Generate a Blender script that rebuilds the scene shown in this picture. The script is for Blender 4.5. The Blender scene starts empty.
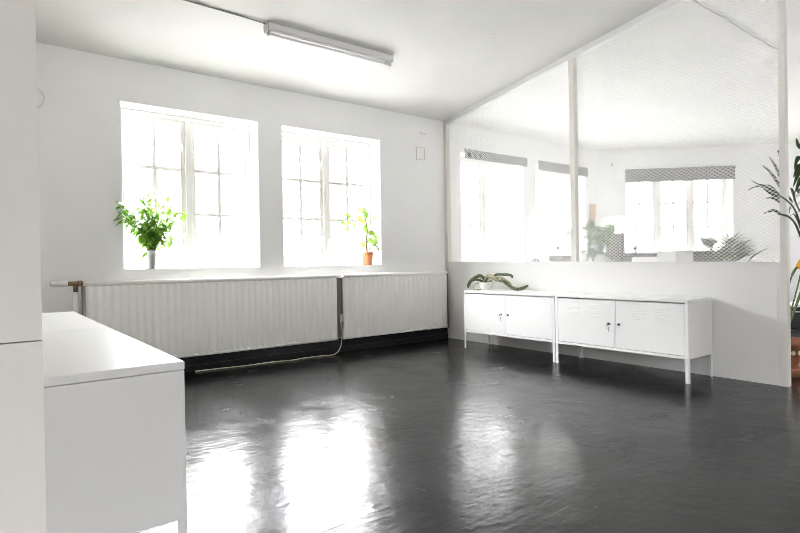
import bpy, bmesh, math, random
from mathutils import Vector, Matrix
random.seed(7)
D = bpy.data
C = bpy.context.scene.collection
PI = math.pi

# ------------------------------------------------------------------ materials
def mat(name, col, rough=.5, metal=0.0, spec=.5, bump=0.0, bscale=60, vary=0.0, vscale=4, trans=0.0):
    m = D.materials.new(name); m.use_nodes = True
    nt = m.node_tree; b = nt.nodes['Principled BSDF']
    b.inputs['Base Color'].default_value = (*col, 1)
    b.inputs['Roughness'].default_value = rough
    b.inputs['Metallic'].default_value = metal
    b.inputs['Specular IOR Level'].default_value = spec
    tc = nt.nodes.new('ShaderNodeTexCoord')
    if vary:
        n = nt.nodes.new('ShaderNodeTexNoise'); n.inputs['Scale'].default_value = vscale; n.inputs['Detail'].default_value = 5
        r = nt.nodes.new('ShaderNodeValToRGB')
        r.color_ramp.elements[0].position = .3; r.color_ramp.elements[1].position = .7
        r.color_ramp.elements[0].color = tuple(max(0, c*(1-vary)) for c in col)+(1,)
        r.color_ramp.elements[1].color = tuple(min(1, c*(1+vary)) for c in col)+(1,)
        nt.links.new(tc.outputs['Object'], n.inputs['Vector']); nt.links.new(n.outputs['Fac'], r.inputs['Fac'])
        nt.links.new(r.outputs['Color'], b.inputs['Base Color'])
    if bump:
        n2 = nt.nodes.new('ShaderNodeTexNoise'); n2.inputs['Scale'].default_value = bscale; n2.inputs['Detail'].default_value = 4
        bp = nt.nodes.new('ShaderNodeBump'); bp.inputs['Strength'].default_value = bump; bp.inputs['Distance'].default_value = .01
        nt.links.new(tc.outputs['Object'], n2.inputs['Vector']); nt.links.new(n2.outputs['Fac'], bp.inputs['Height'])
        nt.links.new(bp.outputs['Normal'], b.inputs['Normal'])
    if trans:
        t = nt.nodes.new('ShaderNodeBsdfTranslucent'); t.inputs['Color'].default_value = (min(1, col[0]*2.2), min(1, col[1]*1.9), col[2]*1.2, 1)
        mx = nt.nodes.new('ShaderNodeMixShader'); mx.inputs['Fac'].default_value = trans
        out = nt.nodes['Material Output']
        nt.links.new(b.outputs['BSDF'], mx.inputs[1]); nt.links.new(t.outputs['BSDF'], mx.inputs[2])
        nt.links.new(mx.outputs['Shader'], out.inputs['Surface'])
    return m

WALL = mat('wall_paint', (.90, .90, .895), .75, spec=.25, bump=.10, bscale=14, vary=.012, vscale=2.5)
CREAM = mat('cream_wall_paint', (.83, .79, .74), .8, spec=.2, bump=.1, bscale=14)  # tint given to unseen walls so they bounce warm light
CEIL = mat('ceiling_paint', (.77, .765, .735), .85, spec=.2, bump=.12, bscale=9, vary=.03, vscale=1.5)
PART = mat('partition_paint', (.79, .785, .775), .45, spec=.4, bump=.02, bscale=30)
FRAME = mat('window_paint', (.82, .805, .77), .4, spec=.5)
POSTM = mat('post_paint', (.76, .74, .695), .5, spec=.4)
MESHW = mat('mesh_white_lacquer', (.88, .88, .86), .4, spec=.5)
LOCKER = mat('white_lacquered_steel', (.93, .93, .925), .33, spec=.5)
RAD = mat('radiator_enamel', (.95, .94, .90), .4, spec=.5, vary=.02, vscale=3)
BRASS = mat('old_brass', (.30, .21, .12), .45, metal=.8, vary=.25, vscale=60)
DARKBROWN = mat('dark_brown', (.17, .145, .125), .6)
BLACKSK = mat('black_skirting_paint', (.012, .012, .013), .3, spec=.5, bump=.1, bscale=20)
BLACK = mat('black_plastic', (.015, .015, .017), .4)
DGREY = mat('dark_grey_fabric', (.06, .06, .065), .85, bump=.2, bscale=200)
SHADE = mat('grey_blind_fabric', (.24, .24, .245), .9, bump=.2, bscale=250)
TERRA = mat('terracotta', (.55, .22, .10), .8, spec=.2, bump=.15, bscale=60, vary=.15, vscale=20)
TERRA2 = mat('aged_terracotta', (.36, .15, .085), .85, spec=.2, bump=.15, bscale=60, vary=.2, vscale=20)
ZINC = mat('zinc_metal', (.62, .63, .65), .35, metal=.9, vary=.12, vscale=25)
CERAM = mat('white_ceramic', (.85, .845, .83), .25)
SOIL = mat('potting_soil', (.035, .022, .015), .95, bump=.8, bscale=90)
LEAF = mat('green_leaf', (.12, .26, .045), .4, vary=.35, vscale=18, trans=.45)
LEAF2 = mat('pale_round_leaf', (.10, .19, .05), .4, vary=.4, vscale=22, trans=.4)
PALM = mat('dark_palm_leaf', (.030, .055, .022), .6, spec=.2, vary=.35, vscale=9, trans=.12)
PALM2 = mat('pale_palm_leaf', (.07, .11, .045), .45, vary=.3, vscale=9, trans=.3)
STEM = mat('brown_stem', (.20, .15, .08), .7)
GSTEM = mat('green_stem', (.14, .20, .07), .6)
PAPER = mat('white_paper', (.85,.85,.84), .8, trans=.7)
CACT = mat('cactus_skin', (.10, .125, .065), .7, bump=.5, bscale=120, vary=.35, vscale=30)
CACTP = mat('pale_cactus_skin', (.32, .30, .18), .7, bump=.4, bscale=120, vary=.25, vscale=30)
FLOWER = mat('orange_flower', (.85, .33, .03), .5, trans=.3)
TAN = mat('tan_card', (.60, .42, .27), .7, vary=.15, vscale=40)
STEEL = mat('steel', (.55, .55, .55), .3, metal=1)
CABLE = mat('cream_cable', (.62, .58, .46), .5)
WHITEP = mat('white_plastic', (.84, .84, .83), .35)
TUBE = mat('opal_tube', (.88, .88, .87), .3)
SCREEN = mat('pale_screen_glass', (.62, .64, .68), .15)
DOT = mat('cream_glaze', (.72, .62, .40), .5)
DOT2 = mat('green_glaze', (.16, .22, .12), .5)

def glass_mat():
    m = D.materials.new('window_glass'); m.use_nodes = True; nt = m.node_tree
    for n in list(nt.nodes): nt.nodes.remove(n)
    out = nt.nodes.new('ShaderNodeOutputMaterial'); mx = nt.nodes.new('ShaderNodeMixShader')
    fr = nt.nodes.new('ShaderNodeFresnel'); fr.inputs['IOR'].default_value = 1.5
    t = nt.nodes.new('ShaderNodeBsdfTransparent'); t.inputs['Color'].default_value = (.96, .96, .96, 1)
    g = nt.nodes.new('ShaderNodeBsdfGlossy'); g.inputs['Roughness'].default_value = .02
    nt.links.new(fr.outputs[0], mx.inputs[0]); nt.links.new(t.outputs[0], mx.inputs[1]); nt.links.new(g.outputs[0], mx.inputs[2])
    nt.links.new(mx.outputs[0], out.inputs['Surface']); return m
GLASS = glass_mat()

def floor_mat():
    m = D.materials.new('black_floor_paint'); m.use_nodes = True; nt = m.node_tree; b = nt.nodes['Principled BSDF']
    L = nt.links.new
    tc = nt.nodes.new('ShaderNodeTexCoord')
    def noise(scale, detail=5, vec=None, dist=0, rough=.55):
        n = nt.nodes.new('ShaderNodeTexNoise'); n.inputs['Scale'].default_value = scale; n.inputs['Detail'].default_value = detail
        n.inputs['Distortion'].default_value = dist; n.inputs['Roughness'].default_value = rough
        L(vec or tc.outputs['Object'], n.inputs['Vector']); return n
    def ramp(src, p0, p1, c0, c1):
        r = nt.nodes.new('ShaderNodeValToRGB'); r.color_ramp.elements[0].position = p0; r.color_ramp.elements[1].position = p1
        r.color_ramp.elements[0].color = (*c0, 1); r.color_ramp.elements[1].color = (*c1, 1); L(src, r.inputs[0]); return r
    # streaky brush direction
    mp = nt.nodes.new('ShaderNodeMapping'); mp.inputs['Rotation'].default_value = (0, 0, .45); mp.inputs['Scale'].default_value = (2.2, 9, 1)
    L(tc.outputs['Object'], mp.inputs['Vector'])
    worn = noise(1.7, 8, dist=.6)
    base = ramp(worn.outputs['Fac'], .35, .72, (.0035, .0037, .0043), (.010, .0104, .0115))
    fine = noise(22, 6)
    scuff = ramp(fine.outputs['Fac'], .66, .80, (0, 0, 0), (.06, .06, .063))
    add = nt.nodes.new('ShaderNodeMix'); add.data_type = 'RGBA'; add.blend_type = 'ADD'; add.inputs[0].default_value = .55
    L(base.outputs[0], add.inputs[6]); L(scuff.outputs[0], add.inputs[7]); L(add.outputs[2], b.inputs['Base Color'])
    rn = noise(3.2, 5)
    rr = nt.nodes.new('ShaderNodeMapRange'); rr.inputs[1].default_value = .3; rr.inputs[2].default_value = .75
    rr.inputs[3].default_value = .16; rr.inputs[4].default_value = .31
    L(rn.outputs['Fac'], rr.inputs[0]); L(rr.outputs[0], b.inputs['Roughness'])
    b.inputs['Specular IOR Level'].default_value = .24
    st = noise(3.0, 6, vec=mp.outputs['Vector'], dist=.5)
    lump = noise(30, 3); vlow = noise(7, 2)
    def mul(a, k):
        x = nt.nodes.new('ShaderNodeMath'); x.operation = 'MULTIPLY'; L(a, x.inputs[0]); x.inputs[1].default_value = k; return x
    def addn(a, c):
        x = nt.nodes.new('ShaderNodeMath'); x.operation = 'ADD'; L(a, x.inputs[0]); L(c, x.inputs[1]); return x
    h = addn(mul(st.outputs['Fac'], .40).outputs[0], mul(lump.outputs['Fac'], .22).outputs[0])
    h = addn(h.outputs[0], mul(vlow.outputs['Fac'], .9).outputs[0])
    bp = nt.nodes.new('ShaderNodeBump'); bp.inputs['Strength'].default_value = .30; bp.inputs['Distance'].default_value = .010
    L(h.outputs[0], bp.inputs['Height']); L(bp.outputs['Normal'], b.inputs['Normal'])
    return m
FLOOR = floor_mat()

# ------------------------------------------------------------------ mesh helpers
class MB:
    def __init__(s): s.v = []; s.f = []; s.sm = []
    def add(s, vs, fs, smooth=False):
        o = len(s.v); s.v += [tuple(v) for v in vs]; s.f += [tuple(i+o for i in f) for f in fs]; s.sm += [smooth]*len(fs)
        return s
    def box(s, x0, x1, y0, y1, z0, z1, M=None, bev=0.0):
        x0, x1 = min(x0, x1), max(x0, x1); y0, y1 = min(y0, y1), max(y0, y1); z0, z1 = min(z0, z1), max(z0, z1)
        if bev:
            bm = bmesh.new(); bmesh.ops.create_cube(bm, size=1)
            for v in bm.verts: v.co = Vector(((x0+x1)/2+v.co.x*(x1-x0), (y0+y1)/2+v.co.y*(y1-y0), (z0+z1)/2+v.co.z*(z1-z0)))
            bmesh.ops.bevel(bm, geom=list(bm.edges), offset=min(bev, .45*min(x1-x0, y1-y0, z1-z0)), segments=2, profile=.5, affect='EDGES')
            bm.verts.index_update(); vs = [v.co.copy() for v in bm.verts]; fs = [[v.index for v in f.verts] for f in bm.faces]; bm.free()
        else:
            vs = [Vector(p) for p in ((x0,y0,z0),(x1,y0,z0),(x1,y1,z0),(x0,y1,z0),(x0,y0,z1),(x1,y0,z1),(x1,y1,z1),(x0,y1,z1))]
            fs = [(0,3,2,1),(4,5,6,7),(0,1,5,4),(1,2,6,5),(2,3,7,6),(3,0,4,7)]
        if M: vs = [M @ v for v in vs]
        return s.add(vs, fs)
    def tube(s, pts, r, n=10, cap=True):
        pts = [Vector(p) for p in pts]; rs = r if isinstance(r, (list, tuple)) else [r]*len(pts)
        vs = []; fs = []; prev = None
        for i, p in enumerate(pts):
            t = (pts[min(i+1, len(pts)-1)]-pts[max(i-1, 0)]).normalized()
            if prev is None:
                a = Vector((0,0,1)) if abs(t.z) < .9 else Vector((1,0,0)); u = t.cross(a).normalized()
            else: u = (prev-t*prev.dot(t)).normalized()
            prev = u; w = t.cross(u)
            for k in range(n):
                a = 2*PI*k/n; vs.append(p+(u*math.cos(a)+w*math.sin(a))*rs[i])
        for i in range(len(pts)-1):
            for k in range(n): fs.append((i*n+k, i*n+(k+1) % n, (i+1)*n+(k+1) % n, (i+1)*n+k))
        s.add(vs, fs, True)
        if cap:
            o = len(s.v)-len(vs)
            s.f += [tuple(o+k for k in range(n))[::-1], tuple(o+(len(pts)-1)*n+k for k in range(n))]; s.sm += [False, False]
        return s
    def lathe(s, prof, n=28, c=(0,0,0)):
        vs = []; fs = []
        for r, z in prof:
            for k in range(n): a = 2*PI*k/n; vs.append((c[0]+r*math.cos(a), c[1]+r*math.sin(a), c[2]+z))
        for i in range(len(prof)-1):
            for k in range(n): fs.append((i*n+k, i*n+(k+1) % n, (i+1)*n+(k+1) % n, (i+1)*n+k))
        return s.add(vs, fs, True)
    def leaf(s, base, dirv, up, L, W, bend=.25, fold=.15, n=5, tip=1.0, shape='ovate'):
        base = Vector(base); d = Vector(dirv).normalized(); up = Vector(up)
        side = d.cross(up)
        if side.length < 1e-4: side = d.cross(Vector((1,0,.1)))
        side.normalize(); nrm = side.cross(d).normalized()
        vs = []; fs = []
        for i in range(n+1):
            t = i/n
            if shape == 'ovate': w = W*.5*(math.sin(PI*min(1, t**.8))**.9)
            elif shape == 'round': w = W*.5*math.sqrt(max(0, 1-(2*t-1)**2))
            else: w = W*.5*min(1, t*6)*(1-t**2.2)+W*.02
            p = base+d*(L*t)-Vector((0,0,1))*(bend*L*t*t)
            vs += [p-side*w+nrm*(fold*w), p, p+side*w+nrm*(fold*w)]
        for i in range(n):
            a = i*3; fs += [(a, a+1, a+4, a+3), (a+1, a+2, a+5, a+4)]
        return s.add(vs, fs, True)
    def build(s, name, material, parent=None):
        me = D.meshes.new(name); me.from_pydata([tuple(v) for v in s.v], [], s.f); me.materials.append(material)
        me.polygons.foreach_set('use_smooth', s.sm); me.update()
        bm = bmesh.new(); bm.from_mesh(me); bmesh.ops.recalc_face_normals(bm, faces=list(bm.faces)); bm.to_mesh(me); bm.free()
        o = D.objects.new(name, me); C.objects.link(o)
        if parent: o.parent = parent
        return o

def tag(o, label=None, cat=None, group=None, kind=None):
    if label: o['label'] = label
    if cat: o['category'] = cat
    if group: o['group'] = group
    if kind: o['kind'] = kind
    return o
def thing(name, label, cat, loc=(0,0,0), rz=0, group=None, kind=None):
    o = D.objects.new(name, None); C.objects.link(o); o.location = loc; o.rotation_euler = (0, 0, rz); o.empty_display_size = .1
    return tag(o, label, cat, group, kind)
def copy_tree(o, parent=None):
    c = o.copy(); C.objects.link(c)
    if parent: c.parent = parent
    for ch in list(o.children): copy_tree(ch, c)
    return c
def bez(p, n=12):          # smooth curve through points (Catmull-Rom)
    p = [Vector(q) for q in p]; out = []
    for i in range(len(p)-1):
        a, b, c, d = p[max(i-1,0)], p[i], p[i+1], p[min(i+2,len(p)-1)]
        for k in range(n):
            t = k/n
            out.append(.5*((2*b)+(c-a)*t+(2*a-5*b+4*c-d)*t*t+(3*b-a-3*c+d)*t**3))
    return out+[p[-1]]

# ------------------------------------------------------------------ geometry constants (metres)
H0, SL, RY = 2.70, .1412, -2.94           # eave height, ceiling slope, ridge y
HR = H0-SL*RY                              # ridge height
XL, XR, YB = -8.0, 5.70, -9.0
CC = Vector((3.37, 0, 0)); CE = Vector((5.70, -2.33, 0))   # chamfer wall ends
def zc(y): return H0+SL*min(-y, -RY)

# floor
tag(MB().box(XL-.3, XR+.4, YB-.3, .35, -.15, 0).build('floor', FLOOR), 'glossy worn black painted floor running through both rooms', 'floor', kind='structure')
# ceiling (one plaster surface: sloping up from the window wall, hipped at the chamfered corner)
def ceiling():
    m = MB(); h = HR; e = H0
    P = [(XL,0,e),(0,0,e),(3.37,0,e),(5.70,-2.33,e),(5.70,YB,e),(2.76,YB,h),(0,YB,h),(XL,YB,h),
         (XL,RY,h),(0,RY,h),(2.15,RY,h),(2.76,-3.55,h)]
    F = [(0,1,9,8),(1,2,10,9),(2,3,11,10),(3,4,5,11),(8,9,6,7),(9,10,11,5,6)]
    m.add(P, F); n = len(P)
    T = [(x, y, z+.2) for x, y, z in P]; m.add(T, F)
    rim = [0,1,2,3,4,5,6,7,8]
    m.f += [(a, b, b+n, a+n) for a, b in zip(rim, rim[1:]+rim[:1])]; m.sm += [False]*len(rim)
    return m
tag(ceiling().build('ceiling', CEIL), 'pale grey plaster ceiling sloping up from the window wall', 'ceiling', kind='structure')

# walls with openings, built along a local run axis
def wall(name, label, P0, P1, thick, openings, z1, material=WALL):
    P0, P1 = Vector(P0), Vector(P1); d = (P1-P0); Ln = d.length; d.normalize(); nrm = Vector((-d.y, d.x, 0))   # outward = left of run
    M = Matrix(((d.x, nrm.x, 0, P0.x), (d.y, nrm.y, 0, P0.y), (0, 0, 1, 0), (0, 0, 0, 1)))
    m = MB(); x = 0
    for a, b, lo, hi in sorted(openings):
        m.box(x, a, 0, thick, 0, z1, M); m.box(a, b, 0, thick, 0, lo, M); m.box(a, b, 0, thick, hi, z1, M); x = b
    m.box(x, Ln, 0, thick, 0, z1, M)
    o = m.build(name, material); tag(o, label, 'wall', kind='structure'); return M
WT = .34
ZB, ZT = .924, 2.342
W12 = [(-3.645, -2.436), (-2.18, -.978)]; W34 = [(.29, 1.50), (1.79, 2.99)]
run = lambda a: a-XL
Mback = wall('wall_back', 'white plastered window wall with deep reveals', (XL,0,0), (3.37,0,0), WT,
     [(run(a), run(b), ZB, ZT) for a, b in W12+W34], 2.8)
CW = (.40, 2.03, .95, 2.33)
Mch = wall('wall_corner', 'pale angled corner wall of the office with a three casement window', CC, CE, WT, [CW], 2.8)
FW = [(.6, 3.6, .8, 2.4)]  # unseen opening added to brighten the office
Mfar = wall('wall_far', 'end wall of the office out of sight to the right', CE, (5.70,YB,0), WT, FW, 2.8)
RW = [(1.8, 3.3, .8, 2.4), (9.0, 10.6, .9, 2.4)]  # unseen openings added: office light and fill from behind the camera
OW = [(1.6, 4.0, .9, 2.4)]  # unseen opening added to light the partition side from the left
Mfr = wall('wall_front', 'cream wall behind the camera', (XR,YB,0), (XL,YB,0), WT, RW, 3.3, CREAM)
wall('wall_light_block', 'unseen cream wall added along the partition line to block office light', (.12,-4.85,0), (.12,YB,0), .12, [], 3.3, CREAM)  # added unseen wall keeping office window light out of the main room
Mol = wall('wall_outer', 'cream end wall behind the left wall', (XL,YB,0), (XL,0,0), WT, OW, 3.3, CREAM)
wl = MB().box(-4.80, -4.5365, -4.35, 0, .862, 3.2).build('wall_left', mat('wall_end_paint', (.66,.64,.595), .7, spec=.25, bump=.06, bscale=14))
tag(wl, 'plain end of a white wall filling the left edge, seam at hip height', 'wall', kind='structure')
MB().box(-4.80, -4.5362, -4.351, 0, 0, .8605).build('lower_panel', D.materials['wall_end_paint'], wl)

# black skirting along the window wall
sk = MB().box(-4.53, -.001, -.022, 0, 0, .15).box(-4.53, -.001, -.034, 0, 0, .055, bev=.004)
tag(sk.build('baseboard_back', BLACKSK), 'black painted skirting board below the radiators', 'baseboard', kind='structure')

# ------------------------------------------------------------------ windows
def window(name, label, M, a, b, lo, hi, ncas=2, rows=3, cols=2, d0=.20):
    root = thing(name, label, 'window', kind='structure')
    root.matrix_world = M
    fr = MB(); t = .045
    fr.box(a, a+t, d0, d0+.12, lo, hi, bev=.004).box(b-t, b, d0, d0+.12, lo, hi, bev=.004)
    fr.box(a+t, b-t, d0, d0+.12, lo, lo+t, bev=.004).box(a+t, b-t, d0, d0+.12, hi-t, hi, bev=.004)
    w = (b-a-2*t)/ncas
    for k in range(1, ncas): x = a+t+w*k; fr.box(x-.026, x+.026, d0-.008, d0+.12, lo+t, hi-t, bev=.005)
    fr.build('window_frame', FRAME, root)
    for k in range(ncas):
        x0 = a+t+w*k+(.026 if k else .0); x1 = a+t+w*(k+1)-(.026 if k < ncas-1 else 0)
        z0, z1 = lo+t, hi-t; s = .042
        for nm, dd, th in (('casement', d0+.008, .035), ('outer_sash', d0+.088, .03)):
            c = MB(); q = s if nm == 'casement' else s+.012
            c.box(x0+.002, x0+q, dd, dd+th, z0, z1, bev=.004).box(x1-q, x1-.002, dd, dd+th, z0, z1, bev=.004)
            c.box(x0+q, x1-q, dd, dd+th, z0, z0+q+.012, bev=.004).box(x0+q, x1-q, dd, dd+th, z1-q, z1, bev=.004)
            gx0, gx1, gz0, gz1 = x0+q, x1-q, z0+q+.012, z1-q
            for j in range(1, cols if nm == 'casement' else 0): x = gx0+(gx1-gx0)*j/cols; c.box(x-.017, x+.017, dd+.004, dd+th-.004, gz0, gz1)
            for j in range(1, rows if nm == 'casement' else 0): z = gz0+(gz1-gz0)*j/rows; c.box(gx0, gx1, dd+.0034, dd+th-.0046, z-.017, z+.017)
            co = c.build(nm, FRAME, root)
            MB().add([(gx0, dd+th*.5, gz0), (gx1, dd+th*.5, gz0), (gx1, dd+th*.5, gz1), (gx0, dd+th*.5, gz1)], [(0,1,2,3)]).build('pane', GLASS, co)
            if nm == 'casement':
                hx = x1-.022 if k == 0 else x0+.022
                if ncas == 2:
                    for hz in (lo+.30, hi-.30):
                        MB().tube([(hx, dd-.004, hz), (hx, dd-.022, hz)], .006).tube([(hx, dd-.022, hz-.03), (hx, dd-.022, hz+.03)], .006).build('window_catch', ZINC, co)
    return root
window('window_1', 'left white casement window with the bushy plant on its sill', Mback, run(W12[0][0]), run(W12[0][1]), ZB, ZT)
window('window_2', 'second white casement window with the terracotta pot on its sill', Mback, run(W12[1][0]), run(W12[1][1]), ZB, ZT)
window('window_3', 'office window seen first through the wire mesh', Mback, run(W34[0][0]), run(W34[0][1]), ZB, ZT)
window('window_4', 'office window behind the middle partition post', Mback, run(W34[1][0]), run(W34[1][1]), ZB, ZT)
window('window_5', 'wide three casement office window in the angled wall', Mch, CW[0], CW[1], CW[2], CW[3], ncas=3)
for i, (a, b, lo, hi) in enumerate(FW): window('window_%d' % (6+i), 'unseen window added to the office end wall for extra light', Mfar, a, b, lo, hi, ncas=4)
for i, (a, b, lo, hi) in enumerate(RW): window('window_%d' % (7+i), ('unseen window added behind the camera for fill light' if a > 6 else 'unseen window added on the right to brighten the office'), Mfr, a, b, lo, hi, ncas=1 if a > 6 else 3)
for i, (a, b, lo, hi) in enumerate(OW): window('window_%d' % (9+i), 'unseen window added to the far left end wall for side light', Mol, a, b, lo, hi, ncas=4)

# roller blinds, rolled down a hand's width
def blind(label, M, a, b, top, drop, d):
    root = thing('roller_blind', label, 'blind', group='grey blinds in the office'); root.matrix_world = M
    MB().tube([(a, -d, top-.02), (b, -d, top-.02)], .019, 14).build('roller', SHADE, root)
    MB().box(a+.012, b-.012, -d-.022, -d-.0195, top-drop, top-.018).box(a+.012, b-.012, -d-.028, -d-.0135, top-drop-.016, top-drop).build('blind_cloth', SHADE, root)
    for x in (a-.004, b+.004): MB().box(x-.004, x+.004, -d-.024, 0, top-.045, top+.004).build('bracket', WHITEP, root)
    return root
blind('grey roller blind over the first office window beside the partition corner', Mback, run(.31), run(1.55), 2.395, .11, .03)
blind('grey roller blind half hidden behind the middle partition post', Mback, run(1.77), run(3.01), 2.395, .13, .03)
blind('widest grey roller blind, over the angled wall window', Mch, .395, 2.06, 2.385, .20, .03)

# ------------------------------------------------------------------ partition with wire mesh (wall_right)
PX = .06; YE = -3.638
def sill(y): return .951+.0133*y            # old, slightly sagging rail
part = thing('wall_right', 'white partition with boarded base, posts and white wire mesh above', 'partition', kind='structure')
def slab(m, x0, x1, y0, y1, zf0, zf1):
    m.add([(x0,y0,zf0(y0)),(x1,y0,zf0(y0)),(x1,y1,zf0(y1)),(x0,y1,zf0(y1)),(x0,y0,zf1(y0)),(x1,y0,zf1(y0)),(x1,y1,zf1(y1)),(x0,y1,zf1(y1))],
          [(0,3,2,1),(4,5,6,7),(0,1,5,4),(1,2,6,5),(2,3,7,6),(3,0,4,7)]); return m
pb = slab(MB(), .008, .052, -3.595, -.001, lambda y: 0, lambda y: sill(y)-.006)
pb.build('base_panel', PART, part)
slab(MB(), .002, PX, -3.598, -.05, lambda y: sill(y)-.012, lambda y: sill(y)).build('sill_rail', PART, part)
slab(MB(), .002, .010, -3.572, -3.560, lambda y: .01, lambda y: sill(y)-.15).build('cover_strip', PART, part)
slab(slab(MB(), 0, PX, RY, -.001, lambda y: zc(y)-.056, lambda y: zc(y)+.003), 0, PX, YE, RY, lambda y: zc(y)-.056, lambda y: zc(y)+.003).build('top_rail', PART, part)
for y0, y1 in ((-.052, -.001), (-1.888, -1.832), (YE, -3.598)):
    lo = (lambda y: 0) if y1 != -1.832 else sill
    slab(MB(), 0, PX, y0, y1, lo, lambda y: zc(y)-.055).build('post', POSTM, part)
def mesh_panel(y0, y1):
    # expanded-metal lattice: two families of diagonal flat strands clipped to the opening
    pw, ph = .040, .028; hw, th = .0024, .0010
    lo0, lo1 = sill(y0), sill(y1); hi0, hi1 = zc(y0)-.056, zc(y1)-.056
    m = MB(); xm = .052
    poly = [(y0, lo0), (y1, lo1), (y1, hi1)]+([(RY, zc(RY)-.056)] if y0 < RY < y1 else [])+[(y0, hi0)]
    if y0 > y1: raise ValueError
    for fam, sg in enumerate((1, -1)):
        d = Vector((pw, sg*ph)).normalized(); n = Vector((-d.y, d.x)); sp = pw*ph/math.hypot(pw, ph)
        ks = [Vector(q).dot(n) for q in poly]
        for k in range(int(min(ks)/sp)-1, int(max(ks)/sp)+2):
            c = n*(k*sp); t0, t1 = -1e9, 1e9; ok = True
            for i in range(len(poly)):
                a = Vector(poly[i]); b = Vector(poly[(i+1) % len(poly)]); e = b-a; inn = Vector((-e.y, e.x))
                num = inn.dot(c-a); den = inn.dot(d)
                if abs(den) < 1e-9: ok = ok and num > 0; continue
                t = -num/den
                if den > 0: t0 = max(t0, t)
                else: t1 = min(t1, t)
            if not ok or t1-t0 < .004: continue
            p, q = c+d*t0, c+d*t1; x = xm+(.0007 if fam else -.0007)
            vs = []
            for pt in (p, q):
                for sx, sn in ((-1,-1),(1,-1),(1,1),(-1,1)): vs.append((x+sx*th, pt.x+n.x*hw*sn, pt.y+n.y*hw*sn))
            m.add(vs, [(0,1,2,3),(7,6,5,4),(0,4,5,1),(1,5,6,2),(2,6,7,3),(3,7,4,0)])
    return m
mesh_panel(-1.834, -.050).build('wire_mesh', MESHW, part)
mesh_panel(-3.600, -1.886).build('wire_mesh', MESHW, part)

# ------------------------------------------------------------------ radiators
def radiator(label, x0, x1):
    root = thing('radiator', label, 'radiator', ((x0+x1)/2, -.085, 0), group='white panel radiators under the windows')
    L = x1-x0; hx = L/2; nrib = round(L/.0615); p = L/nrib; m = MB(); cols = nrib*8; vs = []; fs = []
    zs = [(.158, .022), (.166, .004), (.18, 0), (.775, 0), (.79, .004), (.80, .022)]
    for i in range(cols+1):
        x = -hx+L*i/cols; ph = (i % 8)/8
        w = .5-.5*math.cos(2*PI*ph)
        y = -.030+.014*(1-w)**1.5
        for z, dz in zs: vs.append((x, y+dz*.6, z))
    nz = len(zs)
    for i in range(cols):
        for j in range(nz-1): a = i*nz+j; fs.append((a, a+nz, a+nz+1, a+1))
    m.add(vs, fs, True)
    m.box(-hx, hx, -.012, .030, .158, .80)
    m.build('panel', RAD, root)
    MB().tube([(-hx-.004, -.010, .815), (hx+.004, -.010, .815)], .021, 14).build('top_header', RAD, root)
    MB().tube([(-hx-.004, -.010, .158), (hx+.004, -.010, .158)], .017, 14).build('bottom_header', RAD, root)
    for s in (-1, 1): MB().box(s*hx*.7-.02, s*hx*.7+.02, .03, .083, .3, .7).build('wall_bracket', RAD, root)
    return root
r1 = radiator('longer white ribbed radiator, with the brass valve at its left end', -3.945, -1.635)
r2 = radiator('shorter white ribbed radiator ending at the partition corner', -1.555, -.075)
# left radiator's end with its shade put into the colour, valve and riser pipe
x = -3.945-(-3.945-1.625)/2
MB().box(-1.16-.012, -1.16+.006, -.034, .05, .16, .80).build('shaded_end_plate', mat('shaded_enamel', (.34,.33,.29), .5), r1)
pipe = MB().tube([(-1.215, .035, .002), (-1.215, .035, .76)], .019, 12).build('riser_pipe', RAD, r1)
vl = MB().tube([(-1.28, .015, .822), (-1.165, .015, .822)], .017, 12).tube([(-1.215, .02, .755), (-1.215, .018, .83)], .017, 12).tube([(-1.20, .015, .822), (-1.17, .015, .822)], .026, 6).build('valve', BRASS, r1)
MB().tube([(-1.385, .015, .824), (-1.375, .015, .824), (-1.345, .015, .824), (-1.34, .015, .824), (-1.27, .015, .824)], [.014, .021, .021, .025, .025], 16).build('thermostat_head', WHITEP, vl)
# dark brown strips standing in the gap between the two radiators, and at the corner
MB().box(1.160, 1.232, -.005, .03, .17, .795, bev=.004).build('dark_strip', DARKBROWN, r1)
MB().tube([(.745+.035, .02, .13), (.745+.035, .02, .83)], .013, 10).build('dark_strip', DARKBROWN, r2)

# cable coming out of the gap and trailing over the floor
cb = MB().tube(bez([(-1.590, -.115, .36), (-1.604, -.118, .32), (-1.59, -.122, .25), (-1.60, -.13, .17), (-1.64, -.16, .07), (-1.72, -.175, .012), (-1.86, -.15, .007), (-2.03, -.135, .007), (-2.2, -.165, .007), (-2.37, -.125, .007), (-2.66, -.13, .007), (-2.9, -.10, .007), (-3.10, -.085, .007)], 8), .0055, 8).build('power_cable', CABLE)
tag(cb, 'cream cable hanging between the radiators and trailing along the black floor', 'cable')
MB().box(-1.606, -1.576, -.122, -.094, .33, .41, bev=.006).build('plug', CABLE, cb)

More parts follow.
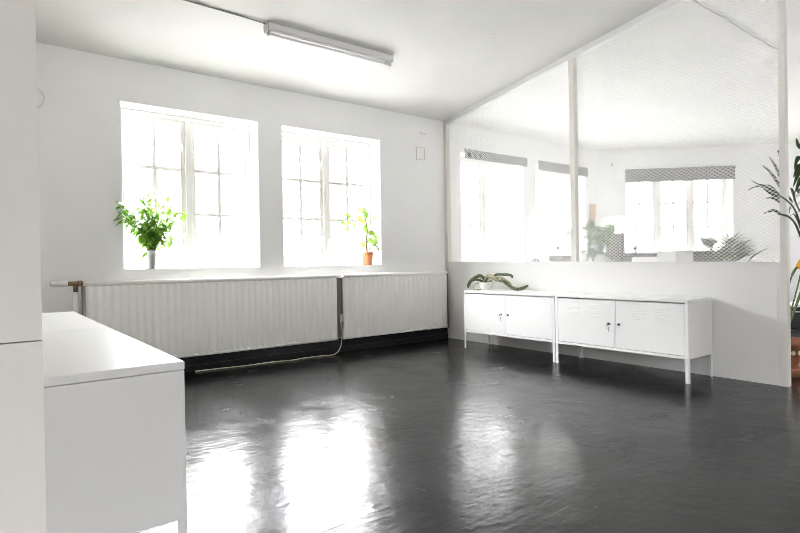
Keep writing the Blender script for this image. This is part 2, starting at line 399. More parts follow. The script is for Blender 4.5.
# ------------------------------------------------------------------ locker cabinets
def make_locker(name, label, leg_h, group):
    """front faces local -x; origin on the floor under the middle"""
    root = thing(name, label, 'cabinet', group=group)
    W, Dp, B = 1.19, .40, .45; z0 = leg_h; z1 = leg_h+B; hy = W/2; hx = Dp/2
    b = MB()
    b.box(-hx+.012, hx, -hy, -hy+.012, z0, z1-.026, bev=.002).box(-hx+.012, hx, hy-.012, hy, z0, z1-.026, bev=.002)
    b.box(hx-.012, hx, -hy+.012, hy-.012, z0, z1-.026).box(-hx+.012, hx-.012, -hy+.012, hy-.012, z0, z0+.012)
    # front frame
    b.box(-hx, -hx+.014, -hy, -hy+.026, z0, z1-.026, bev=.002).box(-hx, -hx+.014, hy-.026, hy, z0, z1-.026, bev=.002)
    b.box(-hx, -hx+.014, -hy+.026, hy-.026, z0, z0+.022, bev=.002).box(-hx, -hx+.014, -.004, .004, z0+.022, z1-.026)
    b.build('body', LOCKER, root)
    MB().box(-hx-.001, hx, -hy-.001, hy+.001, z1-.0245, z1, bev=.003).build('top', LOCKER, root)
    for sx in (-1, 1):
        for sy in (-1, 1):
            l = MB(); x = sx*(hx-.0005); y = sy*(hy-.0005)
            l.box(x, x-sx*.025, y, y-sy*.003, 0, z0).box(x, x-sx*.003, y, y-sy*.025, 0, z0)
            l.build('leg', LOCKER, root)
    for sy in (-1, 1):      # sy=1 is the left door seen from the front
        d = MB(); y0, y1 = (.007, hy-.029) if sy > 0 else (-hy+.029, -.007); za, zb = z0+.026, z1-.034
        d.box(-hx+.001, -hx+.013, y0, y1, za, zb, bev=.002)
        wd = y1-y0
        for cx in (.36, .70) if sy > 0 else (.30, .64):
            yc = y0+wd*cx
            for k in range(5):
                z = zb-.048-k*.022
                # pressed louvre: a wedge standing proud of the door, open below
                d.add([(-hx+.001, yc-.062, z+.009), (-hx+.001, yc+.062, z+.009), (-hx-.0014, yc+.058, z-.004), (-hx-.0014, yc-.058, z-.004), (-hx+.001, yc-.062, z-.006), (-hx+.001, yc+.062, z-.006)],
                      [(0,1,2,3), (3,2,5,4), (0,3,4), (1,5,2)])
        do = d.build('door', LOCKER, root)
        yl = y0+.048 if sy > 0 else y1-.028; zl = (z0+z1)/2-.004
        MB().tube([(-hx+.002, yl, zl), (-hx-.006, yl, zl)], .0095, 16).build('lock', BLACK, do)
        if sy > 0:
            k = MB().box(-hx-.020, -hx-.0055, yl-.001, yl+.001, zl-.004, zl+.004).box(-hx-.034, -hx-.018, yl-.0012, yl+.0012, zl-.012, zl+.010, bev=.001)
            k.tube([(-hx-.028, yl+.004*math.sin(a)*2, zl-.026-.018*math.cos(a)) for a in [i*2*PI/12 for i in range(13)]], .0013, 6, False)
            k.box(-hx-.0295, -hx-.0275, yl-.020, yl-.008, zl-.062, zl-.022, bev=.0006)
            k.build('key', STEEL, do)
    return root
CX = -.212
l1 = make_locker('locker_cabinet', 'low white steel locker cabinet with the trailing cactus on top', .18, 'white locker cabinets along the partition')
l1.location = (CX, -.742-.595, 0)
l2 = copy_tree(l1); l2.location = (CX, -1.942-.595, 0)
l2['label'] = 'low white steel locker cabinet with bare top, nearer the right partition post'
l3 = make_locker('locker_cabinet', 'white steel cabinet closest to the camera, its grey shaded side facing us', .22, 'white locker cabinets along the left wall')
l3.location = (-4.334, -3.445+.595, 0); l3.rotation_euler.z = PI
l4 = copy_tree(l3); l4.location = (-4.334, -3.445+1.194+.595, 0)
l4['label'] = 'white steel cabinet behind the near left one, towards the window wall'

# ------------------------------------------------------------------ ceiling lamp and cable
yl = -1.02; zl = zc(yl)
th = math.atan(SL)
lamp = thing('fluorescent_lamp', 'long slim white fluorescent batten lamp on the sloping ceiling', 'ceiling lamp', (-2.178, yl, zl-.002)); lamp.rotation_euler = (-th, 0, 0)
MB().box(-.600, .600, -.040, .040, -.052, 0, bev=.004).box(-.58, .58, -.026, .026, -.060, -.050).build('housing', WHITEP, lamp)
MB().tube([(-.578, 0, -.078), (.578, 0, -.078)], .0135, 14).build('tube', TUBE, lamp)
for s in (-1, 1):
    MB().box(s*.606-.006, s*.606+.006, -.041, .041, -.064, 0, bev=.003).box(s*.592-.012, s*.592+.012, -.014, .014, -.096, -.05, bev=.004).build('lamp_holder', mat('lamp_holder_grey', (.45,.44,.42), .4) if s < 0 else WHITEP, lamp)
MB().tube([(.53, 0, -.078), (.57, 0, -.078)], .0165, 14).build('starter', POSTM, lamp)
yc_ = -1.05
tag(MB().tube([(-7.9, yc_, zc(yc_)-.006), (-3.4, yc_, zc(yc_)-.007), (-3.0, yc_+.01, zc(yc_)-.008), (-2.785, -1.035, zc(-1.035)-.012)], .006, 8).build('ceiling_cable', mat('grey_cable', (.35,.34,.31), .6)), 'thin grey cable running over the ceiling to the lamp', 'cable')
tag(MB().tube([(.09+.35*i, RY+.006*math.sin(i*2.1), HR-.009-.004*(i % 2)) for i in range(7)], .007, 8).build('ridge_cable', D.materials['grey_cable']), 'thin grey cable running along the office ceiling ridge behind the mesh', 'cable')
tag(MB().tube([(-.951, -1.749, zc(-1.749)-.001), (-.951, -1.749, zc(-1.749)-.012)], .016, 12).tube([(-.951, -1.749, zc(-1.749)-.012), (-.951, -1.745, zc(-1.749)-.03), (-.951, -1.737, zc(-1.749)-.034)], .004, 8).build('ceiling_hook', POSTM), 'tiny hook in the ceiling near the partition top rail', 'hook')

# wall bits
cv = thing('junction_cover', 'small square white cover plate high on the wall right of the windows', 'cover plate', (-.382, 0, 2.255))
MB().box(-.058, .058, -.012, -.0005, -.068, .068, bev=.004).build('plate', WALL, cv)
MB().box(-.066, -.058, -.014, -.0005, -.076, .076).box(.058, .066, -.014, -.0005, -.076, .076).box(-.058, .058, -.014, -.0005, .068, .076).box(-.058, .058, -.014, -.0005, -.076, -.068).build('rim', POSTM, cv)
cv2 = thing('wall_hook', 'tiny two pronged wall hook above the square cover plate', 'hook', (-.345, 0, 2.50))
MB().box(-.055, .055, -.006, -.0005, -.012, .012, bev=.002).build('back_plate', WHITEP, cv2)
for s in (-1, 1): MB().tube([(s*.035, -.005, -.004), (s*.035, -.03, -.010), (s*.035, -.034, .008)], .005, 8).build('prong', POSTM, cv2)
vt = thing('round_vent', 'round white vent cover on the window wall, half hidden by the left wall end', 'vent', (-4.265, 0, 2.265))
rot = Matrix.Rotation(PI/2, 4, 'X')
def lathe_y(prof):
    m = MB().lathe(prof, 32); m.v = [tuple(rot @ Vector(v)) for v in m.v]; return m
lathe_y([(0, .018), (.06, .018), (.075, .014), (.075, .0005)]).build('disc', WALL, vt)
lathe_y([(.078, .0005), (.080, .012), (.086, .012), (.088, .0005)]).build('rim', POSTM, vt)

# ------------------------------------------------------------------ plants on the window sills
def bush():
    root = thing('potted_ficus', 'bushy green plant in a small zinc pot on the left window sill', 'plant', (-3.41, .06, ZB))
    MB().lathe([(0, 0), (.050, 0), (.052, .004), (.066, .155), (.070, .157), (.070, .166), (.065, .166), (.062, .150), (0, .146)]).build('pot', ZINC, root)
    MB().lathe([(.0625, .152), (.03, .156), (0, .157)]).build('soil', SOIL, root)
    st = MB(); lf = MB(); rnd = random.Random(3)
    for i in range(54):
        az = rnd.uniform(0, 2*PI); dx, dy = math.cos(az), math.sin(az)*.42
        if dy > 0: dy *= .4
        if dx < 0: dy = -abs(dy)-.30*abs(dx)
        b = Vector((rnd.uniform(-.022, .022), rnd.uniform(-.02, .02), .15))
        if i < 11:      # drooping outer twigs
            reach = rnd.uniform(.08, .20); tip = Vector((dx*reach, dy*reach-.02, rnd.uniform(.13, .26))); mid = Vector((dx*reach*.7, dy*reach*.7, rnd.uniform(.26, .36)))
        else:
            reach = .31*math.sqrt(rnd.random()); z = .30+.47*math.sqrt(max(0, 1-(reach/.34)**2))*rnd.uniform(.35, 1)
            if reach > .22: z = rnd.uniform(.36, .60)
            tip = Vector((dx*reach, dy*reach, z)); mid = b.lerp(tip, .5)+Vector((0, 0, .05))
        pts = bez([b, mid, tip], 6); st.tube(pts, [.0022]*7+[.0015]*(len(pts)-7), 5)
        n = rnd.randint(10, 14)
        for k in range(n):
            t = .28+.72*(k/(n-1)); p = pts[min(len(pts)-1, int(t*(len(pts)-1)))]
            a = rnd.uniform(0, 2*PI); d = Vector((math.cos(a), math.sin(a)*.55, rnd.uniform(-.8, .3)))
            if p.y+d.y*.06 > .085: d.y = -abs(d.y)
            lf.leaf(p, d, (rnd.uniform(-.4,.4), -.5, 1), rnd.uniform(.05, .08), rnd.uniform(.024, .036), bend=.3)
    st.build('stems', STEM, root); lf.build('foliage', LEAF, root)
bush()
def pilea():
    root = thing('potted_pilea', 'sparse round leaved plant in a terracotta pot, right window sill', 'plant', (-1.10, .10, ZB))
    MB().lathe([(0, 0), (.046, 0), (.049, .004), (.060, .112), (.067, .112), (.068, .146), (.061, .146), (.058, .125), (0, .122)]).build('pot', TERRA, root)
    MB().lathe([(.0585, .128), (.03, .133), (0, .134)]).build('soil', SOIL, root)
    st = MB(); lf = MB(); rnd = random.Random(5)
    main = bez([(0, 0, .12), (-.012, .01, .26), (.0, 0, .40), (-.03, -.01, .52), (-.07, 0, .60)], 8); st.tube(main, .006, 8)
    arm = bez([main[18], (-.12, -.02, .50), (-.24, -.01, .54), (-.30, 0, .50)], 6); st.tube(arm, .004, 6)
    arm2 = bez([main[8], (.06, -.03, .30), (.13, -.02, .33)], 6); st.tube(arm2, .004, 6)
    pos = [(-.30,.51),(-.33,.46),(-.30,.42),(-.32,.56),(-.27,.57),(-.24,.50),(-.10,.60),(-.14,.55),(-.05,.58),(-.03,.64),(-.11,.65),(.03,.55),(-.06,.52),(-.17,.52),(-.20,.46),
           (-.02,.46),(-.05,.42),(.04,.40),(.03,.35),(.13,.38),(-.02,.30),(.0,.26),(-.12,.25),(.12,.30),(.17,.29),(.15,.23),(.10,.19),(.20,.25),(.17,.33),(.05,.27),(-.02,.36),(.08,.24)]
    for x, z in pos:
        y = rnd.uniform(-.07, .05); q = Vector((x, y, z+.0))
        src = min(main+arm+arm2, key=lambda p: (p-q).length); st.tube([src, (src+q)/2+Vector((0,0,.01)), q], .0016, 4)
        a = rnd.uniform(0, 2*PI)
        lf.leaf(q, (math.cos(a), -.3, rnd.uniform(-.8, .1)), (rnd.uniform(-.4, .4), -1, .5), rnd.uniform(.055, .08), rnd.uniform(.05, .065), bend=.1, fold=.1, shape='round', n=7)
    st.build('stems', STEM, root); lf.build('foliage', LEAF2, root)
pilea()

# ------------------------------------------------------------------ trailing cactus on the far locker
def cactus():
    zt = .63
    root = thing('trailing_cactus', 'snaking green cactus stems spilling out of a white bowl on the locker', 'plant', (-.21, -.885, zt))
    MB().lathe([(0, 0), (.035, 0), (.040, .004), (.070, .035), (.083, .075), (.085, .085), (.080, .085), (.076, .072), (0, .066)]).build('bowl', CERAM, root)
    MB().lathe([(.076, .074), (.04, .080), (0, .081)]).build('soil', SOIL, root)
    o = Vector((-.21, -.885, zt))
    def S(pts, r, name='stem', m=CACT):
        P = bez([Vector(p)-o for p in pts], 7); n = len(P); rr = []
        for i in range(n):
            t = i/(n-1); rr.append(r*(min(1, .45+4*t))*(min(1, .4+5*(1-t)))*(1+.08*math.sin(i*1.9)))
        mb = MB(); mb.tube(P, rr, 10); mb.build(name, m, root)
    S([(-.21,-.90,.72),(-.22,-.82,.785),(-.23,-.74,.765),(-.25,-.68,.715),(-.27,-.665,.65)], .019)
    S([(-.18,-.86,.715),(-.15,-.72,.735),(-.12,-.63,.740),(-.12,-.585,.722)], .014)
    S([(-.21,-.86,.71),(-.22,-.93,.785),(-.225,-1.02,.765),(-.23,-1.09,.735)], .021, 'pale_stem', CACTP)
    S([(-.19,-.93,.72),(-.18,-1.0,.795),(-.17,-1.10,.800),(-.17,-1.20,.795),(-.18,-1.24,.765)], .014)
    S([(-.22,-1.08,.735),(-.21,-1.14,.73),(-.19,-1.20,.685),(-.18,-1.27,.652),(-.17,-1.35,.657),(-.155,-1.42,.690)], .017)
    S([(-.22,-.92,.715),(-.23,-1.05,.77),(-.22,-1.15,.76),(-.20,-1.24,.70)], .010, 'thin_stem', CACTP)
    S([(-.25,-.86,.712),(-.33,-.84,.70),(-.375,-.86,.66),(-.395,-.90,.645),(-.36,-.96,.641)], .008, 'thin_stem', CACTP)
cactus()

# ------------------------------------------------------------------ the office behind the mesh
def desk(label, x0, x1, y0, y1, z=.73):
    root = thing('desk', label, 'desk', ((x0+x1)/2, (y0+y1)/2, 0)); hx, hy = (x1-x0)/2, (y1-y0)/2
    MB().box(-hx, hx, -hy, hy, z-.03, z, bev=.004).build('tabletop', WHITEP, root)
    for sx in (-1, 1):
        for sy in (-1, 1): MB().box(sx*(hx-.03), sx*(hx-.07), sy*(hy-.03), sy*(hy-.07), 0, z-.03).build('leg', WHITEP, root)
    return root
def fill(root, parts):
    for n, mb, mt in parts: mb.build(n, mt, root)
desk('white office desk behind the mesh, holding the black monitor and leafy plant', .72, 1.46, -2.0, -.55)
desk('white office desk further back under the second office window', 1.9, 2.9, -.62, -.12)

LEAF3 = mat('deep_green_leaf', (.07, .17, .03), .4, vary=.45, vscale=14, trans=.3)
def pothos(x, y, z):
    root = thing('leafy_pot_plant', 'leafy green plant in a white pot behind the mesh, left of the monitor', 'plant', (x, y, z))
    MB().lathe([(0, 0), (.07, 0), (.085, .16), (.10, .27), (.094, .27), (.088, .24), (0, .235)]).build('pot', CERAM, root)
    MB().lathe([(.089, .245), (.05, .25), (0, .252)]).build('soil', SOIL, root)
    st = MB(); lf = MB(); rnd = random.Random(12)
    for i in range(26):
        a = rnd.uniform(0, 2*PI); r = rnd.uniform(.05, .19); t = rnd.uniform(.30, .58)
        if rnd.random() < .3: t = rnd.uniform(.10, .25); r = rnd.uniform(.14, .2)
        t *= 1.28; r *= 1.15; tip = Vector((math.cos(a)*r, math.sin(a)*r, t)); P = bez([(0, 0, .24), tip*.5+Vector((0, 0, .20)), tip], 5); st.tube(P, .003, 5)
        for k in range(6):
            p = P[4+k] if 4+k < len(P) else P[-1]; b = rnd.uniform(0, 2*PI)
            lf.leaf(p, (math.cos(b), math.sin(b), rnd.uniform(-.7, .1)), (0, 0, 1), rnd.uniform(.06, .10), rnd.uniform(.045, .065), bend=.35)
    st.build('stems', GSTEM, root); lf.build('foliage', LEAF3, root)
pothos(1.0, -1.53, .73)

mon = thing('monitor', 'black computer monitor seen from behind the mesh, right of the leafy plant', 'monitor', (1.33, -1.50, .73), -.56)
fill(mon, [('screen', MB().box(-.015, .015, -.20, .20, .16, .51, bev=.006), BLACK), ('stand', MB().box(.015, .04, -.03, .03, .02, .3, bev=.004), BLACK), ('base', MB().box(-.07, .10, -.10, .10, 0, .014, bev=.004), BLACK)])
tb = thing('tablet', 'slim pale screen with dark frame standing close to the middle post', 'tablet', (1.2, -1.15, .73), -.62)
fill(tb, [('casing', MB().box(-.012, .012, -.12, .12, .20, .53, bev=.008, M=Matrix.Rotation(.1, 4, 'Y')), BLACK), ('screen', MB().box(-.0145, -.0122, -.105, .105, .215, .515, M=Matrix.Rotation(.1, 4, 'Y')), SCREEN),
          ('stand', MB().tube([(0, 0, 0), (.02, 0, .25)], .012).box(-.06, .06, -.06, .06, 0, .012), WHITEP)])
pc = thing('wall_card', 'small tan picture card pinned to the office wall above the leafy plant', 'picture', (3.19, 0, 1.71))
fill(pc, [('card', MB().box(-.075, .085, -.006, -.001, -.13, .13), TAN), ('edge', MB().box(-.085, -.075, -.010, -.001, -.13, .13).box(-.01, .02, -.008, -.006, -.10, -.07), DARKBROWN)])
cp = thing('room_screen', 'white translucent paper screen in front of the left part of the angled wall window', 'screen', (2.3, -.975, 0), .52)
fill(cp, [('paper', MB().box(-.006, .006, -.20, .20, .12, 1.53), PAPER)])
fill(cp, [('frame_rail', MB().box(-.012, .012, -.22, .22, z, z+.025), WHITEP) for z in (.10, 1.525)])
fill(cp, [('frame_post', MB().box(-.012, .012, y-.012, y+.012, 0, 1.55), WHITEP) for y in (-.21, .21)])
fill(cp, [('foot', MB().box(-.12, .12, y-.015, y+.015, 0, .03), WHITEP) for y in (-.21, .21)])

dl = thing('desk_lamp', 'white desk lamp faint against the second office window', 'lamp', (2.1, -.33, .73))
fill(dl, [('base', MB().lathe([(0, 0), (.07, 0), (.07, .015), (0, .02)]), WHITEP), ('arm', MB().tube([(0, 0, .01), (.10, 0, .36), (-.02, 0, .66)], .008), WHITEP),
          ('lamp_shade', MB().lathe([(.02, .09), (.03, .085), (.075, -.03), (.07, -.03), (.026, .08)], c=(-.06, 0, .60)), WHITEP)])
bk = thing('storage_basket', 'dark woven basket left of the middle post, behind the mesh', 'basket', (.95, -1.01, .73))
fill(bk, [('basket', MB().box(-.10, .10, -.10, .10, 0, .27, bev=.02), mat('basket_weave', (.10,.10,.10), .9, bump=1, bscale=120))])
sp = thing('desk_figure', 'small dark ornament standing beside the woven basket', 'ornament', (1.2, -.80, .73))
fill(sp, [('rod', MB().tube([(0,0,0),(0,0,.36)], .006).lathe([(0,0),(.04,0),(.04,.01),(0,.012)]), STEEL), ('knob', MB().lathe([(0,-.03),(.02,-.025),(.03,0),(.02,.025),(0,.03)], c=(0,0,.37)), DGREY)])
vs_ = thing('speaker', 'small dark rounded speaker, only its top showing above the sill', 'speaker', (.88, -.70, .73))
fill(vs_, [('housing', MB().lathe([(0,0),(.06,0),(.07,.02),(.07,.19),(.05,.228),(0,.242)]), BLACK)])

def chair(label, x, y, rz, h):
    root = thing('office_chair', label, 'chair', (x, y, 0), rz, group='black office chairs behind the mesh')
    MB().box(-.24, .24, -.24, .24, .44, .51, bev=.03).build('seat', DGREY, root)
    MB().box(-.23, -.19, -.24, .24, .62, h, bev=.018).build('backrest', DGREY, root)
    MB().box(-.215, -.19, -.03, .03, .46, .66, bev=.005).build('back_support', BLACK, root)
    MB().tube([(0,0,.10),(0,0,.44)], .03, 12).build('gas_column', STEEL, root)
    b = MB()
    for k in range(5):
        a = 2*PI*k/5; b.tube([(0,0,.11),(.28*math.cos(a), .28*math.sin(a), .075)], [.025, .015], 8)
    b.build('star_base', BLACK, root)
    for k in range(5):
        a = 2*PI*k/5; MB().tube([(.28*math.cos(a)-.012*math.sin(a), .28*math.sin(a)+.012*math.cos(a), .031), (.28*math.cos(a)+.012*math.sin(a), .28*math.sin(a)-.012*math.cos(a), .031)], .03, 12).build('castor', BLACK, root)
    return root
chair('black office chair, low backrest just over the sill left of the palm', 2.5, -1.85, 1.1, 1.03)
bx = thing('shelf_unit', 'low black open shelf unit, its top just above the sill right of the monitor', 'shelf', (1.93, -1.53, 0))
fill(bx, [('side_panel', MB().box(-.10, .10, -.24, -.22, 0, .965), BLACK), ('side_panel', MB().box(-.10, .10, .22, .24, 0, .965), BLACK), ('shelf', MB().box(-.11, .11, -.25, .25, .965, 1.015, bev=.003), BLACK), ('shelf', MB().box(-.10, .10, -.22, .22, .68, .70), BLACK), ('shelf', MB().box(-.10, .10, -.22, .22, .30, .32), BLACK)])
wc = thing('webcam', 'small round black camera standing on the dark shelf', 'camera', (1.93, -1.42, 1.015))
fill(wc, [('body', MB().lathe([(0,-.028),(.02,-.022),(.030,0),(.02,.022),(0,.028)], c=(0,0,.065)), BLACK), ('foot', MB().lathe([(0,0),(.025,0),(.022,.008),(.006,.014),(.006,.045),(0,.045)]), BLACK)])
wb = thing('pedestal', 'tall plain white pedestal cabinet right of the dark shelf', 'cabinet', (1.64, -2.05, .0), -.3)
fill(wb, [('carcass', MB().box(-.13, .13, -.13, .13, .05, 1.0, bev=.004), WHITEP), ('lid', MB().box(-.14, .14, -.14, .14, 1.0, 1.03, bev=.006), WHITEP), ('plinth', MB().box(-.12, .12, -.12, .12, 0, .05), WHITEP)])

def frond(st, lf, base, tip, arch, n, L, W, rnd, droop=.3, spread=1.0, path=None, t0=.58):
    base, tip = Vector(base), Vector(tip); e = tip-base
    P = bez([base, base+Vector((e.x*.05, e.y*.05, e.z*.5)), base+Vector((e.x*.30, e.y*.30, e.z*.9+arch*.2)), base+Vector((e.x*.7, e.y*.7, e.z+arch*.35)), tip], 8)
    if path: P = bez([Vector(q) for q in path], 10)
    st.tube(P, [.006-.004*i/len(P) for i in range(len(P))], 6)
    for i in range(n):
        t = t0+(1-t0)*i/(n-1); k = min(len(P)-2, int(t*(len(P)-1))); p = P[k].lerp(P[k+1], t*(len(P)-1)-k) if k < len(P)-1 else P[-1]
        tan = (P[k+1]-P[k]).normalized(); side = tan.cross(Vector((0,0,1)))
        if side.length < .05: side = tan.cross(Vector((1,0,0)))
        side.normalize(); ll = L*(1-.4*abs(t-.5*(1+t0))/(1-t0)*2)
        for s in (-1, 1):
            d = tan*(.75+.3*t)+side*s*spread*(1-.35*t)+Vector((0, 0, rnd.uniform(-.05, .25)))
            lf.leaf(p, d, (0, 0, 1), ll*rnd.uniform(.85, 1.1), W, bend=droop, fold=.3, shape='blade', n=6)
def small_palm():
    o = (.62, -3.0, 0)
    root = thing('fan_palm', 'spiky palm with radiating fronds behind the mesh near the right end', 'plant', o)
    MB().lathe([(0, 0), (.11, 0), (.15, .30), (.16, .30), (.16, .33), (.145, .33), (.14, .30), (0, .29)]).build('pot', CERAM, root)
    MB().lathe([(.141, .30), (.07, .31), (0, .312)]).build('soil', SOIL, root)
    st = MB(); lf = MB(); rnd = random.Random(21)
    for i in range(17):
        a = 2*PI*i/17+rnd.uniform(-.2, .2); r = rnd.uniform(.04, .17); h = rnd.uniform(.90, 1.06)
        c = Vector((math.cos(a)*r, math.sin(a)*r, h)); st.tube(bez([(0, 0, .30), c*.6+Vector((0, 0, .25)), c], 6), .005, 6)
        out = Vector((math.cos(a), math.sin(a), .65)).normalized(); sd = Vector((-math.sin(a), math.cos(a), 0))
        for k in range(11):
            b = (k-5)/5*1.35; d = out*math.cos(b)+sd*math.sin(b)+Vector((0, 0, .30))
            lf.leaf(c, d, (0, 0, 1), rnd.uniform(.16, .22), .019, bend=.18, fold=.4, shape='blade', n=5)
    st.build('stems', GSTEM, root); lf.build('fronds', PALM2, root)
small_palm()

BLADES = [
  [ (0.300,-3.532,1.313),(0.300,-3.426,1.448),(0.300,-3.308,1.557) ],
  [ (0.260,-3.544,1.325),(0.260,-3.419,1.492),(0.260,-3.300,1.475) ],
  [ (0.320,-3.527,1.422),(0.320,-3.448,1.579),(0.320,-3.373,1.677) ],
  [ (0.300,-3.533,1.466),(0.300,-3.482,1.627),(0.300,-3.436,1.720) ],
  [ (0.300,-3.535,1.619),(0.300,-3.510,1.715),(0.300,-3.490,1.772) ],
  [ (0.280,-3.538,1.342),(0.280,-3.472,1.387),(0.280,-3.412,1.401) ],
  [ (0.300,-3.525,1.268),(0.300,-3.451,1.297),(0.300,-3.390,1.279) ],
  [ (0.340,-3.519,1.324),(0.340,-3.467,1.446),(0.340,-3.406,1.516) ],
  [ (0.500,-3.601,1.768),(0.500,-3.568,1.805),(0.500,-3.556,1.870) ],
  [ (0.400,-3.647,1.581),(0.400,-3.602,1.588),(0.400,-3.562,1.477) ],
  [ (0.440,-3.636,1.617),(0.440,-3.591,1.639),(0.440,-3.551,1.552) ],
  [ (0.480,-3.625,1.653),(0.480,-3.573,1.708),(0.480,-3.546,1.618) ],
  [ (0.360,-3.658,1.531),(0.360,-3.619,1.521),(0.360,-3.586,1.426) ],
  [ (0.110,-3.700,1.087),(-0.048,-3.700,1.239),(-0.219,-3.700,1.307),(-0.453,-3.700,1.347) ],
  [ (0.135,-3.700,1.217),(-0.026,-3.700,1.296),(-0.122,-3.700,1.361),(-0.197,-3.700,1.411) ],
  [ (0.108,-3.700,1.036),(-0.031,-3.700,1.155),(-0.185,-3.700,1.212),(-0.404,-3.700,1.224) ],
  [ (0.130,-3.700,1.087),(0.051,-3.700,1.186),(-0.028,-3.700,1.240) ],
]
def big_palm():
    o = (.46, -3.46, 0)
    root = thing('potted_palm', 'tall dark palm in a decorated terracotta pot at the partition end', 'plant', o)
    MB().lathe([(0, .02), (.085, .02), (.095, .05), (.125, .24), (.138, .24), (.140, .29), (.126, .29), (.122, .26), (0, .255)]).build('pot', TERRA2, root)
    MB().lathe([(0, 0), (.12, 0), (.135, .045), (.140, .07), (.130, .07), (.118, .02), (0, .018)]).build('saucer', TERRA2, root)
    MB().lathe([(.1225, .262), (.06, .272), (0, .275)]).build('soil', SOIL, root)
    dm = MB()
    for k in range(14):
        a = 2*PI*k/14; r = .1165; dm.add([Vector((math.cos(a+.0)*r+0, math.sin(a)*r, .19))+Vector((-math.sin(a)*.018*math.cos(b)+math.cos(a)*(.004), math.cos(a)*.018*math.cos(b)+math.sin(a)*.004, .018*math.sin(b))) for b in [i*PI/4 for i in range(8)]], [tuple(range(8))])
    dm.build('painted_band', DOT, root)
    st = MB(); lf = MB(); rnd = random.Random(31)
    V = Vector(o)
    for path in ([(.46,-3.46,.26),(.39,-3.50,.9),(.305,-3.53,1.30),(.30,-3.535,1.62)], [(.46,-3.46,.26),(.46,-3.60,.7),(.27,-3.69,.98),(.12,-3.71,1.07),(.125,-3.71,1.21)],
                 [(.46,-3.46,.26),(.54,-3.60,1.0),(.45,-3.64,1.52),(.50,-3.61,1.78)]):
        st.tube([Vector(q)-V for q in bez(path, 10)], .006, 7)
    for k, bp in enumerate(BLADES):      # long arching leaf blades, broadest a third of the way along
        P = [Vector(q)-V for q in bez(bp, 6)]; n = len(P); vs = []; fs = []
        W = .030 if k < 8 else .040 if k < 13 else .026
        jit = rnd.uniform(-.03, .03) if k >= 13 else 0
        for i, p in enumerate(P):
            t = i/(n-1); wd = W*.5*min(1, .25+t*3)*(1-t**(2.5 if k < 13 else 5))+.001
            tan = (P[min(i+1, n-1)]-P[max(i-1, 0)]).normalized(); sd = tan.cross(Vector((-.6, -.75, .35))).normalized(); nr = sd.cross(tan)
            q = p+Vector((0, jit*t, 0)); vs += [q-sd*wd+nr*wd*.35, q, q+sd*wd+nr*wd*.35]
        for i in range(n-1):
            a = i*3; fs += [(a, a+1, a+4, a+3), (a+1, a+2, a+5, a+4)]
        lf.add(vs, fs, True)
    for path, n, ll in (([(.46,-3.46,.26),(.60,-3.62,.9),(.72,-3.76,1.35),(.80,-3.84,1.60)], 9, .30), ([(.46,-3.46,.26),(.66,-3.40,.9),(.85,-3.42,1.4),(1.0,-3.50,1.52)], 9, .30)):
        frond(st, lf, (0,0,0), (0,0,1), 0, n, ll, .022, rnd, droop=.35, path=[Vector(q)-V for q in path], t0=.55)
    st.build('stems', GSTEM, root); lf.build('fronds', PALM, root)
    fl = MB()
    for k in range(5):
        fl.leaf((.045, -.085, .845), (.03+.05*k, -.05-.02*k, .14-.02*k), (1, 0, 0), .13, .026, bend=.05, shape='blade', n=5)
    fs = MB().tube(bez([(0, 0, .26), (.0, -.03, .6), (.02, -.06, .78), (.05, -.09, .86)], 6), [.006]*13+[.010]*5+[.004], 6).build('flower_stem', GSTEM, root)
    fl.build('flower', FLOWER, fs)
big_palm()
bn = thing('low_bench', 'low white topped bench with dark base past the partition end', 'bench', (4.25, -2.55, 0), -PI/4)
fill(bn, [('seat', MB().box(-.70, .70, -.22, .22, .27, .31, bev=.005), WHITEP), ('base', MB().box(-.66, .66, -.19, .19, 0, .27), BLACK), ('rail', MB().tube([(-.66, -.205, .21), (.66, -.205, .21)], .012, 8), STEEL)])
hk = thing('picture_hook', 'tiny dark hook on the angled wall left of the widest blind', 'hook', CC+Vector((.215*.7071, -.215*.7071, 2.47)), -PI/4)
fill(hk, [('plate', MB().box(-.008, .008, -.006, -.001, -.025, .025), DARKBROWN), ('prong', MB().tube([(0, -.004, -.005), (0, -.025, -.012), (0, -.028, .0)], .004), DARKBROWN)])

# ------------------------------------------------------------------ daylight
w = D.worlds.new('overcast_sky'); bpy.context.scene.world = w; w.use_nodes = True
bg = w.node_tree.nodes['Background']; bg.inputs['Strength'].default_value = 1.0
wn = w.node_tree.nodes; wt = wn.new('ShaderNodeTexCoord'); wx = wn.new('ShaderNodeSeparateXYZ'); wr = wn.new('ShaderNodeValToRGB'); wm = wn.new('ShaderNodeMapRange')
wm.inputs[1].default_value = -1; wm.inputs[2].default_value = 1
cr = wr.color_ramp
cr.elements[0].position = .49; cr.elements[0].color = (.31, .31, .315, 1)        # pale courtyard ground
cr.elements[1].position = .70; cr.elements[1].color = (1.06, 1.07, 1.10, 1)      # bright overcast sky
e1 = cr.elements.new(.50); e1.color = (.20, .20, .206, 1)                         # pale house fronts across the yard
e2 = cr.elements.new(.60); e2.color = (.22, .22, .227, 1)
w.node_tree.links.new(wt.outputs['Generated'], wx.inputs[0]); w.node_tree.links.new(wx.outputs['Z'], wm.inputs[0])
w.node_tree.links.new(wm.outputs[0], wr.inputs[0]); w.node_tree.links.new(wr.outputs[0], bg.inputs['Color'])
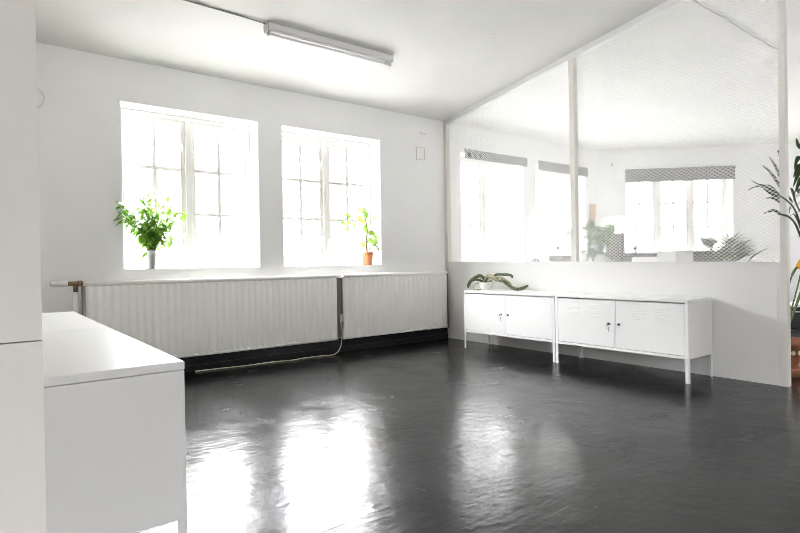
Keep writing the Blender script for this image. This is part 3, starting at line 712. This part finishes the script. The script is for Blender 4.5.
# overcast sky; extra brightness added to its far left half for stronger side light
wd = wn.new('ShaderNodeVectorMath'); wd.operation = 'DOT_PRODUCT'; wd.inputs[1].default_value = (-.93, -.36, .10)
wg = wn.new('ShaderNodeMapRange'); wg.inputs[1].default_value = 0; wg.inputs[2].default_value = 1; wg.inputs[3].default_value = .60*16; wg.inputs[4].default_value = 1.10*16
w.node_tree.links.new(wt.outputs['Generated'], wd.inputs[0]); w.node_tree.links.new(wd.outputs['Value'], wg.inputs[0]); w.node_tree.links.new(wg.outputs[0], bg.inputs['Strength'])
def portal(M, a, b, lo, hi):
    l = D.lights.new('sky_portal', 'AREA'); l.shape = 'RECTANGLE'; l.size = b-a; l.size_y = hi-lo; l.cycles.is_portal = True
    o = D.objects.new('sky_portal', l); C.objects.link(o)
    # area lights shine along local -Z: point it into the room (wall-local -y)
    o.matrix_world = M @ Matrix.Translation(((a+b)/2, .36, (lo+hi)/2)) @ Matrix.Rotation(-PI/2, 4, 'X')
for a, b in W12+W34: portal(Mback, run(a), run(b), ZB, ZT)
portal(Mch, *CW)
for q in FW: portal(Mfar, *q)
for q in RW: portal(Mfr, *q)
for q in OW: portal(Mol, *q)

# ------------------------------------------------------------------ camera
cam = D.cameras.new('camera'); co = D.objects.new('camera', cam); C.objects.link(co)
cam.sensor_width = 36; cam.lens = 544.98/800*36; cam.clip_start = .02
yaw, pitch, roll = .9174, -.0058, -.0170
f = Vector((math.cos(yaw)*math.cos(pitch), math.sin(yaw)*math.cos(pitch), math.sin(pitch)))
r = Vector((math.sin(yaw), -math.cos(yaw), 0)); u = r.cross(f)
R_ = r*math.cos(roll)+u*math.sin(roll); U_ = u*math.cos(roll)-r*math.sin(roll)
co.matrix_world = Matrix(((R_.x, U_.x, -f.x, -4.5866), (R_.y, U_.y, -f.y, -5.0574), (R_.z, U_.z, -f.z, .9385), (0, 0, 0, 1)))
sc = bpy.context.scene; sc.camera = co
sc.view_settings.view_transform = 'Standard'; sc.view_settings.look = 'None'; sc.view_settings.gamma = 1
sc.view_settings.use_curve_mapping = False
sc.view_settings.exposure = 2.48
sc.cycles.use_adaptive_sampling = False
sc.cycles.use_denoising = True
sc.cycles.filter_width = .8
sc.cycles.denoising_prefilter = 'ACCURATE'
sc.cycles.max_bounces = 14; sc.cycles.diffuse_bounces = 8; sc.cycles.transparent_max_bounces = 24
